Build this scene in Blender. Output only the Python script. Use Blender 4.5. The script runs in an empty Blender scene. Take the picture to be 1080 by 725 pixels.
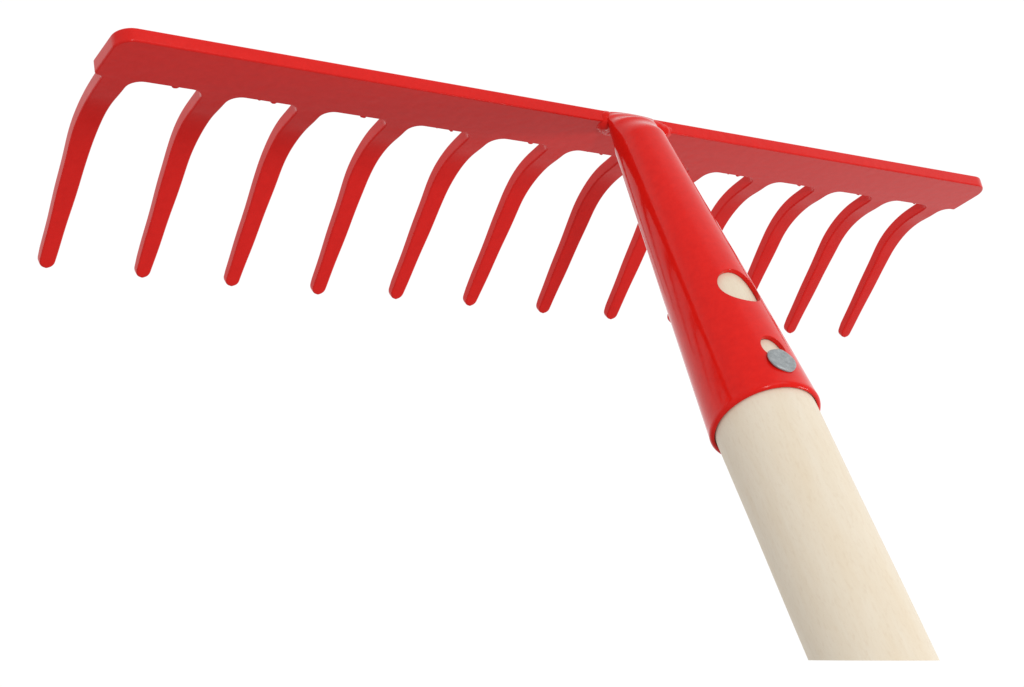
import bpy, bmesh, math, random
from mathutils import Vector, Matrix

random.seed(7)
SC = bpy.context.scene
COL = SC.collection

# ------------------------------------------------------------------ camera
cam_data = bpy.data.cameras.new("camera")
cam_data.sensor_fit = 'HORIZONTAL'
cam_data.sensor_width = 36.0
cam_data.lens = 36.0 * 1760.28 / 1080.0
cam_data.clip_start = 0.01
cam_data.clip_end = 100.0
cam = bpy.data.objects.new("camera", cam_data)
COL.objects.link(cam)
cam.location = (0, 0, 0)
cam.rotation_euler = (math.radians(90), 0, 0)          # level, looking along +Y
SC.camera = cam

# ------------------------------------------------------------------ world: white studio, dimmer behind the photographer
W = bpy.data.worlds.new("World")
SC.world = W
W.use_nodes = True
wn, wl = W.node_tree.nodes, W.node_tree.links
bg = wn['Background']
tc = wn.new('ShaderNodeTexCoord')
sep = wn.new('ShaderNodeSeparateXYZ')
wl.new(tc.outputs['Generated'], sep.inputs[0])
mr = wn.new('ShaderNodeMapRange')
mr.interpolation_type = 'SMOOTHSTEP'
mr.inputs['From Min'].default_value = 0.05
mr.inputs['From Max'].default_value = 0.12
wl.new(sep.outputs['Y'], mr.inputs['Value'])
dot = wn.new('ShaderNodeVectorMath')
dot.operation = 'DOT_PRODUCT'
dot.inputs[1].default_value = (-0.04, 0.0, 0.14)        # brighter to the right and above, darker left and below
wl.new(tc.outputs['Generated'], dot.inputs[0])
add = wn.new('ShaderNodeMath')
add.operation = 'ADD'
add.use_clamp = True
add.inputs[1].default_value = 0.56
wl.new(dot.outputs['Value'], add.inputs[0])
ramp = wn.new('ShaderNodeMix')
ramp.data_type = 'RGBA'
wl.new(add.outputs[0], ramp.inputs['A'])
low = wn.new('ShaderNodeMapRange')                     # the white sweep falls off towards the floor
low.interpolation_type = 'SMOOTHSTEP'
for k_, v_ in zip(('From Min', 'From Max', 'To Min', 'To Max'), (-0.96, -0.50, 0.30, 1.04)):
    low.inputs[k_].default_value = v_
wl.new(sep.outputs['Z'], low.inputs['Value'])
wl.new(low.outputs['Result'], ramp.inputs['B'])
wl.new(mr.outputs['Result'], ramp.inputs['Factor'])
wl.new(ramp.outputs['Result'], bg.inputs['Color'])
bg.inputs['Strength'].default_value = 1.0

# ------------------------------------------------------------------ lamps
def area(name, loc, aim, size, watts, col=(1, 1, 1)):
    d = bpy.data.lights.new(name, 'AREA')
    d.shape = 'RECTANGLE'
    d.size, d.size_y = size
    d.energy = watts
    d.color = col
    o = bpy.data.objects.new(name, d)
    COL.objects.link(o)
    o.location = loc
    o.rotation_euler = (Vector(aim) - Vector(loc)).to_track_quat('-Z', 'Y').to_euler()
    return o

area("overhead_softbox", (0.55, -0.15, 0.65), (0.03, 0.52, 0.0), (0.7, 0.7), 1.7, (1.0, 0.99, 0.97))
area("side_softbox", (0.72, 0.33, -0.36), (0.05, 0.53, 0.03), (0.15, 0.15), 1.3, (1.0, 0.99, 0.97))
area("flash", (0.30, -0.45, 0.22), (0.05, 0.50, 0.0), (0.16, 0.16), 2.9, (1.0, 0.99, 0.97))

SC.view_settings.view_transform = 'Standard'
SC.view_settings.look = 'None'
SC.view_settings.exposure = 0.0
SC.view_settings.gamma = 1.0

# ------------------------------------------------------------------ materials
def new_mat(name):
    m = bpy.data.materials.new(name)
    m.use_nodes = True
    nt = m.node_tree
    return m, nt, nt.nodes['Principled BSDF']

def noise(nt, vec, scale, detail=3.0, rough=0.5):
    n = nt.nodes.new('ShaderNodeTexNoise')
    n.inputs['Scale'].default_value = scale
    n.inputs['Detail'].default_value = detail
    n.inputs['Roughness'].default_value = rough
    nt.links.new(vec, n.inputs['Vector'])
    return n

def mapping(nt, vec, scale):
    mp = nt.nodes.new('ShaderNodeMapping')
    mp.inputs['Scale'].default_value = scale
    nt.links.new(vec, mp.inputs['Vector'])
    return mp.outputs[0]

def rgbmix(nt, fac, a, b):
    mx = nt.nodes.new('ShaderNodeMix')
    mx.data_type = 'RGBA'
    nt.links.new(fac, mx.inputs['Factor'])
    for key, v in (('A', a), ('B', b)):
        if isinstance(v, tuple):
            mx.inputs[key].default_value = (*v, 1)
        else:
            nt.links.new(v, mx.inputs[key])
    return mx.outputs['Result']

def maprange(nt, v, a, b, c, d):
    n = nt.nodes.new('ShaderNodeMapRange')
    nt.links.new(v, n.inputs['Value'])
    for k, x in zip(('From Min', 'From Max', 'To Min', 'To Max'), (a, b, c, d)):
        n.inputs[k].default_value = x
    return n.outputs['Result']

def bump(nt, h, strength, dist, normal=None):
    b = nt.nodes.new('ShaderNodeBump')
    b.inputs['Strength'].default_value = strength
    b.inputs['Distance'].default_value = dist
    nt.links.new(h, b.inputs['Height'])
    if normal is not None:
        nt.links.new(normal, b.inputs['Normal'])
    return b.outputs[0]

def paint(name, wave, rough, soft_edge, col_a, col_b):
    m, nt, p = new_mat(name)
    o = nt.nodes.new('ShaderNodeTexCoord').outputs['Object']
    tone = noise(nt, o, 420.0, 4.0, 0.7)
    p_col = rgbmix(nt, maprange(nt, tone.outputs[0], 0.3, 0.7, 0, 1), col_a, col_b)
    nt.links.new(p_col, p.inputs['Base Color'])
    nt.links.new(maprange(nt, noise(nt, o, 60.0, 2.0).outputs[0], 0.3, 0.7, rough * 0.85, rough * 1.2), p.inputs['Roughness'])
    p.inputs['IOR'].default_value = 1.48
    p.inputs['Specular IOR Level'].default_value = 0.20
    if soft_edge:
        bev = nt.nodes.new('ShaderNodeBevel')
        bev.samples = 6
        bev.inputs['Radius'].default_value = 0.00035
    n1 = bump(nt, noise(nt, o, 240.0, 2.0).outputs[0], 0.35, wave, bev.outputs[0] if soft_edge else None)
    n2 = bump(nt, noise(nt, o, 1500.0, 2.0).outputs[0], 0.12, 0.00006, n1)
    nt.links.new(n2, p.inputs['Normal'])
    return m

M_PLATE = paint("red_paint_rolled_steel", 0.00017, 0.16, False, (0.655, 0.0135, 0.0105), (0.725, 0.0160, 0.0125))
M_TUBE = paint("red_paint_gloss", 0.00010, 0.13, True, (0.67, 0.0085, 0.0055), (0.75, 0.0120, 0.0072))

def wood():
    m, nt, p = new_mat("pale_beech_wood")
    o = nt.nodes.new('ShaderNodeTexCoord').outputs['Object']
    broad = noise(nt, mapping(nt, o, (120, 120, 22)), 1.0, 4.0, 0.6)
    fine = noise(nt, mapping(nt, o, (1100, 1100, 120)), 1.0, 3.0, 0.6)
    fleck = noise(nt, mapping(nt, o, (1500, 1500, 500)), 1.0, 2.0, 0.6)
    c = rgbmix(nt, maprange(nt, broad.outputs[0], 0.38, 0.66, 0, 1), (0.785, 0.70, 0.568), (0.757, 0.65, 0.498))
    c = rgbmix(nt, maprange(nt, fine.outputs[0], 0.40, 0.75, 0, 0.13), c, (0.66, 0.535, 0.37))
    c = rgbmix(nt, maprange(nt, fleck.outputs[0], 0.52, 0.74, 0, 0.22), c, (0.62, 0.48, 0.33))
    nt.links.new(c, p.inputs['Base Color'])
    p.inputs['Roughness'].default_value = 0.55
    p.inputs['IOR'].default_value = 1.4
    n1 = bump(nt, fine.outputs[0], 0.3, 0.00008)
    nt.links.new(n1, p.inputs['Normal'])
    return m
M_WOOD = wood()

def zinc():
    m, nt, p = new_mat("galvanised_steel")
    o = nt.nodes.new('ShaderNodeTexCoord').outputs['Object']
    a = noise(nt, o, 900.0, 4.0, 0.7)
    b = noise(nt, mapping(nt, o, (500, 2600, 500)), 1.0, 3.0, 0.6)
    c = rgbmix(nt, maprange(nt, a.outputs[0], 0.35, 0.65, 0, 1), (0.27, 0.295, 0.305), (0.40, 0.43, 0.44))
    nt.links.new(c, p.inputs['Base Color'])
    p.inputs['Metallic'].default_value = 0.55
    p.inputs['Roughness'].default_value = 0.45
    n1 = bump(nt, a.outputs[0], 0.6, 0.0003)
    nt.links.new(bump(nt, b.outputs[0], 0.5, 0.0002, n1), p.inputs['Normal'])
    return m
M_ZINC = zinc()

# ------------------------------------------------------------------ helpers
MM = 0.001
def P(x, y, z):
    """rake frame in mm: x along the bar, y from its back edge to the tines, z out of its lower face"""
    return Vector((x * MM, y * MM, -z * MM))

def add_obj(name, bm, mat, parent, recalc=True, smooth=True, weighted=False):
    if recalc:
        bmesh.ops.recalc_face_normals(bm, faces=bm.faces[:])
    me = bpy.data.meshes.new(name)
    for f in bm.faces:
        f.smooth = smooth
    bm.to_mesh(me)
    bm.free()
    me.materials.append(mat)
    o = bpy.data.objects.new(name, me)
    COL.objects.link(o)
    o.parent = parent
    if weighted:
        md = o.modifiers.new("weighted", 'WEIGHTED_NORMAL')
        md.weight = 50
        md.keep_sharp = False
    return o

def blob(bm, c, r, squash=(1, 1, 1), amp=0.18, sub=3):
    res = bmesh.ops.create_icosphere(bm, subdivisions=sub, radius=1.0)
    ph = [random.uniform(0, 6.28) for _ in range(3)]
    for v in res['verts']:
        k = 1 + amp * (math.sin(3 * v.co.x + ph[0]) * math.sin(2.6 * v.co.y + ph[1]) + 0.5 * math.sin(4 * v.co.z + ph[2]))
        v.co = c + Vector((v.co.x * squash[0], v.co.y * squash[1], v.co.z * squash[2])) * (r * k * MM)

# ------------------------------------------------------------------ the rake
rake = bpy.data.objects.new("garden_rake", None)
COL.objects.link(rake)
rake.empty_display_size = 0.05
rake['label'] = "red painted steel garden rake with twelve curved tines and a pale wooden handle"
rake['category'] = "rake"
RM = ((0.81854091, -0.54625469, -0.17775432), (0.05934971, 0.38819679, -0.91966345), (0.57137413, 0.74223249, 0.35017501))
T = (38.2304, -69.3656, 532.7284)
rake.matrix_world = Matrix(((*RM[0], T[0] * MM), (*RM[2], T[2] * MM), (-RM[1][0], -RM[1][1], -RM[1][2], -T[1] * MM), (0, 0, 0, 1)))

WID, THK, LEN = 18.84, 4.29, 342.8
H_LEFT, H_RIGHT = 171.6, 175.0          # bar width, thickness, length
BE = 0.55                                    # rounding of the stamped edges
A0, RAD, PHI, TL = 10.5, 34.0, 0.60504, 70.6
B0, B1, S = 8.33, 4.5, 30.0
BS = 4
LAYERS = [(BE * (1 - math.sin(k / BS * math.pi / 2)), BE * (1 - math.cos(k / BS * math.pi / 2))) for k in range(BS + 1)]  # (inset, depth)

def prof(s, depth, phi=PHI, rad=RAD):
    """arc length along a tine, depth under its inner face -> y, z"""
    if s <= A0:
        y, z, a = WID + s, 0.0, 0.0
    elif s <= A0 + rad * phi:
        a = (s - A0) / rad
        y, z = WID + A0 + rad * math.sin(a), rad * (1 - math.cos(a))
    else:
        a, u = phi, s - A0 - rad * phi
        y, z = WID + A0 + rad * math.sin(a) + u * math.cos(a), rad * (1 - math.cos(a)) + u * math.sin(a)
    return y + math.sin(a) * depth, z - math.cos(a) * depth

def layers_for(th):
    return [(i, d) for i, d in LAYERS] + [(i, th - d) for i, d in reversed(LAYERS)]

# --- tines
SPLAY = [-.42, -.51, -.88, -.5, -1.06, -1.57, -.23, .14, .4, .6, .78, .74]
DLEN = [-.4, .1, .35, .4, -.1, -.1, .25, .2, .1, 0, -.15, -.7]
ROOT = []
def make_tine(i):
    xc = (i - 5.5) * S
    n = len(SPLAY)
    fl = 1.23 if i == 0 else 3.6 + random.uniform(-0.4, 0.4)
    fr = 4.0 if i == n - 1 else 4.2 + random.uniform(-0.5, 0.5)
    tl = TL + DLEN[i]
    dphi = random.uniform(-0.012, 0.012)
    tip = random.uniform(2.0, 2.6)
    bulge = random.uniform(0.08, 0.2)
    ss = [0, .08, .3, .65, 1.1, 1.7, 2.4, 3.2, 4.2] + [6 + k * 1.6 for k in range(int((tl - tip - 6) / 1.6))]
    ss += [tl - tip + tip * math.sin(k / 9 * math.pi / 2) for k in range(10)]
    def half(s, f):
        b = (B0 + (B1 - B0) * (s / tl) ** 0.92) / 2
        b += 0.06 * math.sin(s * 0.31 + i * 1.7) * min(1, s / 12)
        if s < f:
            b += f - math.sqrt(max(0, f * f - (f - s) ** 2))
        if s > tl - tip:
            b *= max(0, 1 - ((s - tl + tip) / tip) ** 2.3) ** 0.5
        return b
    pts = [(-half(s, fl), s) for s in ss[:-1]] + [(0, ss[-1])] + [(half(s, fr), s) for s in reversed(ss[:-1])]
    N = len(pts)
    nor = []
    for k in range(N):
        a, b = pts[max(0, k - 1)], pts[min(N - 1, k + 1)]
        tx, ty = b[0] - a[0], b[1] - a[1]
        l = math.hypot(tx, ty)
        nor.append((ty / l, -tx / l))
    nor[0], nor[-1] = (0, -1), (0, -1)          # flush with the bar's lower edge
    bm = bmesh.new()
    rings = []
    nl = len(layers_for(THK))
    for li in range(nl):
        ring = []
        for (x, s), (nx, ny) in zip(pts, nor):
            tk = THK * (1 - 0.24 * max(0, s) / tl)
            e = max(0, (s - (tl - 5)) / 5)
            cut = 0.30 * e * e * tk
            ins, dep = layers_for(tk)[li]
            dep = dep if li < nl // 2 else dep - cut
            ins = min(ins, 0.45 * max(abs(x), 0.35)) if s > tl - 1.2 else ins
            if li <= BS and x > 0 and s > 0:                # metal pushed up beside the inner curve when the tine was bent
                dep -= bulge * min(1, s / 2) * math.exp(-((s - 6.0) / 3.6) ** 2)
            xx, sx = x + nx * ins, s + ny * ins
            y, z = prof(sx, dep, PHI + dphi)
            sp = SPLAY[i] * (max(0, sx) / tl) ** 1.6
            ring.append(bm.verts.new(P(xc + xx + sp, y, z)))
        rings.append(ring)
    for a, b in zip(rings, rings[1:]):
        for k in range(N - 1):
            bm.faces.new((a[k], a[k + 1], b[k + 1], b[k]))
    h = N // 2
    for ri, ring in enumerate((rings[0], rings[-1])):
        if ri == 0:                                         # inner face, with a middle line
            mid = []
            for k in range(h):
                sk = pts[k][1] + nor[k][1] * BE if k else -BE
                y, z = prof(sk, 0, PHI + dphi)
                x = (pts[k][0] + pts[N - 1 - k][0]) / 2 + 0.06 * (pts[N - 1 - k][0] - pts[k][0])
                mid.append(bm.verts.new(P(xc + x + SPLAY[i] * (max(0, sk) / tl) ** 1.6, y, z)))
            for k in range(h - 1):
                bm.faces.new((ring[k], ring[k + 1], mid[k + 1], mid[k]))
                bm.faces.new((mid[k], mid[k + 1], ring[N - 2 - k], ring[N - 1 - k]))
            bm.faces.new((ring[h - 1], ring[h], mid[h - 1]))
            bm.faces.new((mid[h - 1], ring[h], ring[h + 1]))
            continue
        for k in range(h - 1):
            bm.faces.new((ring[k], ring[k + 1], ring[N - 2 - k], ring[N - 1 - k]))
        bm.faces.new((ring[h - 1], ring[h], ring[h + 1]))
    bmesh.ops.recalc_face_normals(bm, faces=bm.faces[:])
    ROOT.append((xc + pts[0][0], xc + pts[-1][0]))
    return add_obj("tine", bm, M_PLATE, rake, recalc=False, weighted=True)

for i in range(12):
    make_tine(i)

# --- bar
def make_bar():
    hl, hr = H_LEFT, H_RIGHT
    bm = bmesh.new()
    rl, rr, rs, rt = 5.4, 6.8, 1.2, 0.7
    xs = {-hl + 6, hr - 7.2}
    for a, b in ROOT:
        for x in (a, b):
            if -hl + 6 < x < hr - 7.2:
                xs.add(x)
    x = -hl + 8
    while x < hr - 8:
        if min(abs(x - q) for q in xs) > 1.2:
            xs.add(x)
        x += 4.0
    xs = sorted(xs)
    loop = []                                      # x, y, inward normal, segment to the next point open?
    def arc(cx, cy, r, a0, a1, n):
        for k in range(n + 1):
            a = math.radians(a0 + (a1 - a0) * k / n)
            loop.append((cx + r * math.cos(a), cy + r * math.sin(a), -math.cos(a), -math.sin(a)))
    def is_open(xa, xb):
        m = (xa + xb) / 2
        return any(a < m < b for a, b in ROOT)
    loop.append((ROOT[0][0], WID, 0, -1))
    arc(-hl + rs, WID - rs, rs, 90, 180, 5)
    arc(-hl + rl, rl, rl, 180, 270, 10)
    i_back = len(loop)
    loop += [(x, 0, 0, 1) for x in xs]
    arc(hr - rr, rr, rr, 270, 360, 10)
    arc(hr - rt, WID - rt, rt, 0, 90, 5)
    loop.append((ROOT[-1][1], WID, 0, -1))
    i_low = len(loop)
    loop += [(x, WID, 0, -1) for x in reversed(xs)]
    # drop doubled neighbours
    N = len(loop)
    nx_ = len(xs)
    rings = []
    for ins, dep in layers_for(THK):
        rings.append([bm.verts.new(P(x + nx * ins, y + ny * ins, -dep)) for x, y, nx, ny in loop])
    for a, b in zip(rings, rings[1:]):
        for k in range(N):
            k2 = (k + 1) % N
            if loop[k][1] == WID and loop[k2][1] == WID and is_open(loop[k][0], loop[k2][0]):
                continue
            bm.faces.new((a[k], a[k2], b[k2], b[k]))
    for ring in (rings[0], rings[-1]):
        for k in range(nx_ - 1):
            bm.faces.new((ring[i_back + k], ring[i_back + k + 1], ring[i_low + nx_ - 2 - k], ring[i_low + nx_ - 1 - k]))
        bm.faces.new(ring[:i_back + 1] + [ring[i_low + nx_ - 1]])
        bm.faces.new(ring[i_back + nx_ - 1:i_low + 1])
    bmesh.ops.remove_doubles(bm, verts=bm.verts[:], dist=1e-7)
    bmesh.ops.recalc_face_normals(bm, faces=bm.faces[:])
    # paint drips and burrs left on the stamped lower edge
    for k in range(11):
        xr = ROOT[k + 1][0] - random.uniform(4.2, 5.6)
        blob(bm, P(xr, WID + 0.05, -0.55), random.uniform(0.55, 0.8), (1.5, 0.9, 0.9), 0.2, 2)
        if k % 2:
            blob(bm, P(xr - random.uniform(3, 6), WID - 0.1, -0.5), random.uniform(0.35, 0.5), (1.3, 0.9, 0.9), 0.2, 2)
    return add_obj("head_bar", bm, M_PLATE, rake, recalc=False, weighted=True)
make_bar()

# --- socket frame: axis from the bar down the handle
AX0 = Vector((-3.526, -3.204, 0.0))
AU = Vector((-0.99150147, 0.0, -0.13009548))
AV = Vector((-0.04254252, 0.94502089, 0.32423085))
AD = Vector((-0.12294295, -0.32700996, 0.93698961))
def axis_pt(s, a=0.0, b=0.0):
    w = min(1.0, max(0.0, (14.0 - s) / 17.0))              # the flattened end lies along the bar
    w = w * w * (3 - 2 * w)
    q = AX0 + AD * s + AU.lerp(Vector((-1, 0, 0)), w) * a + AV.lerp(Vector((0, 0.97, 0.24)), w) * b
    return P(q.x, q.y, q.z)

S_END = 126.9
def r_out(s):
    t = s / S_END
    return 7.377 + (15.695 - 7.377) * t + 0.168 * 4 * t * (1 - t)

def lerp_table(tab, s):
    for (s0, *v0), (s1, *v1) in zip(tab, tab[1:]):
        if s <= s1:
            f = max(0, (s - s0) / (s1 - s0))
            f = f * f * (3 - 2 * f)
            return [p + (q - p) * f for p, q in zip(v0, v1)]
    return tab[-1][1:]

# pinched upper end: s, half width, half height, shift towards the tines
PINCH = [(-4.3, 9.4, 1.0, 1.7, -3.6), (-0.8, 9.6, 3.3, 1.8, -2.5), (5.0, 8.8, 6.0, 0.7, -0.8), (14.0, r_out(14), r_out(14), 0.0, 0.0)]

def make_socket():
    bm = bmesh.new()
    NT = 192
    outer = [-4.3 + k * 0.6 for k in range(31)]
    outer += [outer[-1] + 1.1 * k for k in range(1, 400) if outer[-1] + 1.1 * k < S_END - 1.6]
    rings = []
    def ring(s, ra, rb, sh, su=0.0):
        rings.append([bm.verts.new(axis_pt(s, su + ra * math.cos(2 * math.pi * k / NT), sh + rb * math.sin(2 * math.pi * k / NT))) for k in range(NT)])
    ring(-4.65, 8.6, 0.5, 1.8, -3.65)
    for s in outer:
        if s < 14:
            a, b, sh, su = lerp_table(PINCH, s)
        else:
            a, b, sh, su = r_out(s), r_out(s), 0, 0
        ring(s, a, b, sh, su)
    lip, wall = 0.95, 1.22
    ro = r_out(S_END)
    for k in range(9):                              # rounded rim
        a = k / 8 * math.pi / 2
        r = ro - lip * (1 - math.cos(a))
        ring(S_END - 1.15 + 1.15 * math.sin(a), r, r, 0)
    for k in range(1, 5):
        a = k / 4 * math.pi / 2
        r = ro - lip - 0.03 - (wall - lip - 0.03) * math.sin(a)
        ring(S_END - 0.24 * (1 - math.cos(a)), r, r, 0)
    s = S_END - 1.0
    while s > 30:
        r = r_out(s) - wall - 0.1
        ring(s, r, r, 0)
        s -= 2.2
    for a, b in zip(rings, rings[1:]):
        for k in range(NT):
            bm.faces.new((a[k], a[(k + 1) % NT], b[(k + 1) % NT], b[k]))
    bm.faces.new(rings[0])
    bm.faces.new(rings[-1])
    o = add_obj("socket", bm, M_TUBE, rake)
    # the two round holes are drilled through the wall only
    bc = bmesh.new()
    def drill(s, deg, rad, ecc=1.0):
        t = math.radians(deg)
        e = AU * math.cos(t) + AV * math.sin(t)
        side = AD.cross(e)
        n = 64
        lo, hi = [], []
        r0 = r_out(s)
        for k in range(n):
            a = 2 * math.pi * k / n
            off = AD * (rad * ecc * math.cos(a)) + side * (rad * math.sin(a))
            for lst, q in ((lo, r0 * 0.45), (hi, r0 + 6)):
                v = AX0 + AD * s + e * q + off
                lst.append(bc.verts.new(P(v.x, v.y, v.z)))
        for k in range(n):
            bc.faces.new((lo[k], lo[(k + 1) % n], hi[(k + 1) % n], hi[k]))
        bc.faces.new(lo)
        bc.faces.new(hi)
    drill(87.3, -84.0, 6.6)
    drill(112.4, -82.5, 3.7, 1.15)
    cutter = add_obj("hole_cutter", bc, M_TUBE, rake)
    md = o.modifiers.new("holes", 'BOOLEAN')
    md.object = cutter
    md.operation = 'DIFFERENCE'
    md.solver = 'EXACT'
    bpy.context.view_layer.update()
    dg = bpy.context.evaluated_depsgraph_get()
    me = bpy.data.meshes.new_from_object(o.evaluated_get(dg))
    o.modifiers.clear()
    o.data = me
    me.name = "socket"
    bpy.data.objects.remove(cutter)
    b2 = bmesh.new()
    b2.from_mesh(me)
    for f in b2.faces:
        f.smooth = True
    for e in b2.edges:
        if len(e.link_faces) == 2 and e.calc_face_angle(0) > math.radians(32):
            e.smooth = False
    b2.to_mesh(me)
    b2.free()
    return o
socket = make_socket()

# --- weld where the socket meets the bar
def make_bead(path, r):
    """path of (x, y, z, radius)"""
    bm = bmesh.new()
    q = [Vector(p) for p in path]
    q = [q[0]] + q + [q[-1]]
    n = 0
    for a, b, c, d in zip(q, q[1:], q[2:], q[3:]):
        for k in range(8):
            t = k / 8
            v = 0.5 * (2 * b + (c - a) * t + (2 * a - 5 * b + 4 * c - d) * t * t + (3 * b - a - 3 * c + d) * t ** 3)
            n += 1
            rad = v[3] * (1 + 0.10 * math.sin(n * 0.9) + random.uniform(-0.03, 0.03))
            blob(bm, P(v[0], v[1], v[2]), rad, (1, 1, 1), 0.05, 2)
    o = add_obj("weld_bead", bm, M_TUBE, rake)
    rm = o.modifiers.new("merge", 'REMESH')
    rm.mode = 'VOXEL'
    rm.voxel_size = 0.00025
    rm.use_smooth_shade = True
    sm = o.modifiers.new("soft", 'SMOOTH')
    sm.iterations = 20
    return o
make_bead([(-7.6, 1.9, -2.5, 2.1), (-8.8, 1.7, -2.0, 2.6), (-9.2, 1.9, -1.4, 2.9), (-9.0, 3.2, -1.4, 2.6), (-8.0, 4.4, -1.2, 2.2), (-6.5, 5.4, -1.2, 2.0), (-3.5, 5.9, -1.3, 2.0), (1.5, 5.0, -1.3, 2.0), (4.6, 3.6, -1.2, 2.0)], 1)
make_bead([(8.2, 1.6, -2.5, 2.0), (10.8, 1.5, -2.4, 2.1), (10.0, 1.5, -1.4, 2.4), (12.6, 1.4, -2.1, 2.0), (12.0, 1.6, -1.0, 2.3), (14.6, 1.4, -1.9, 1.8), (14.0, 1.6, -0.9, 2.2), (16.4, 1.5, -1.4, 1.7), (15.4, 2.0, -0.9, 2.0), (14.8, 3.2, -1.1, 1.9), (10.0, 3.0, -0.6, 1.6)], 1)

# --- wooden handle
handle_frame = Matrix((
    (AU.x, AV.x, AD.x, AX0.x * MM),
    (AU.y, AV.y, AD.y, AX0.y * MM),
    (-AU.z, -AV.z, -AD.z, -AX0.z * MM),
    (0, 0, 0, 1)))
def make_handle():
    bm = bmesh.new()
    NT = 128
    # oblique saw cut at the far end
    a = math.radians(10.5)
    nc = Vector((0, math.cos(a), -math.sin(a)))
    nr = Vector([sum(RM[k][j] * nc[k] for k in range(3)) * (1, 1, -1)[j] for j in range(3)])
    nu, nv, nd = nr.dot(AU), nr.dot(AV), nr.dot(AD)
    s_cut = 201.5
    def radius(s):
        r = 14.219
        if s < S_END + 1:
            r = min(r, r_out(min(s, S_END)) - 1.28 - 0.16)
        return r + 0.03 * math.sin(s * 0.11)
    rings = []
    stations = [34.0 + 2.0 * k for k in range(59)] + [("cut", k / 40) for k in range(41)]
    for st in stations:
        ring = []
        for k in range(NT):
            c, sn = math.cos(2 * math.pi * k / NT), math.sin(2 * math.pi * k / NT)
            if isinstance(st, tuple):
                end = s_cut - (nu * c + nv * sn) * 14.219 / nd
                s = 152.0 + (end - 152.0) * st[1]
            else:
                s = st
            r = radius(s)
            ring.append(bm.verts.new(Vector((r * c, r * sn, s)) * MM))
        rings.append(ring)
    for a_, b_ in zip(rings, rings[1:]):
        for k in range(NT):
            bm.faces.new((a_[k], a_[(k + 1) % NT], b_[(k + 1) % NT], b_[k]))
    bm.faces.new(rings[0])
    bm.faces.new(rings[-1])
    for ring in (rings[0], rings[-1]):
        for k in range(NT):
            bm.edges.get((ring[k], ring[(k + 1) % NT])).smooth = False
    o = add_obj("handle", bm, M_WOOD, rake)
    o.matrix_local = handle_frame
    return o
make_handle()

# --- nail
def make_nail():
    bm = bmesh.new()
    prof_ = [(0.0, 0.92), (1.6, 0.91), (2.8, 0.88), (3.5, 0.82), (3.95, 0.66), (4.15, 0.42), (4.1, 0.15), (3.8, 0.0), (1.3, -0.1), (1.25, -6.0), (0.0, -6.5)]
    NT = 48
    rings = []
    for r, z in prof_:
        if r == 0:
            rings.append([bm.verts.new((0, 0, z * MM))])
        else:
            rings.append([bm.verts.new(Vector((r * (1 + 0.03 * math.sin(3 * a + 1) + 0.02 * math.sin(5 * a)) * math.cos(a), r * (1 + 0.03 * math.sin(2 * a)) * math.sin(a), z + (0.06 * math.sin(3 * a + r) if z > 0.3 else 0))) * MM) for a in (2 * math.pi * k / NT for k in range(NT))])
    for a, b in zip(rings, rings[1:]):
        for k in range(NT):
            k2 = (k + 1) % NT
            if len(a) == 1:
                bm.faces.new((a[0], b[k], b[k2]))
            elif len(b) == 1:
                bm.faces.new((a[k], a[k2], b[0]))
            else:
                bm.faces.new((a[k], a[k2], b[k2], b[k]))
    o = add_obj("nail", bm, M_ZINC, rake)
    t = math.radians(-81.5)
    s = 118.0
    e = AU * math.cos(t) + AV * math.sin(t)
    e = (e - AD * 0.03).normalized()
    pos = AX0 + AD * s + (AU * math.cos(t) + AV * math.sin(t)) * (r_out(s) + 0.05)
    ez = Vector((e.x, e.y, -e.z))
    ex = Vector((AD.x, AD.y, -AD.z))
    ex = (ex - ez * ex.dot(ez)).normalized()
    ey = ez.cross(ex)
    o.matrix_local = Matrix(((ex.x, ey.x, ez.x, pos.x * MM), (ex.y, ey.y, ez.y, pos.y * MM), (ex.z, ey.z, ez.z, -pos.z * MM), (0, 0, 0, 1)))
    return o
make_nail()
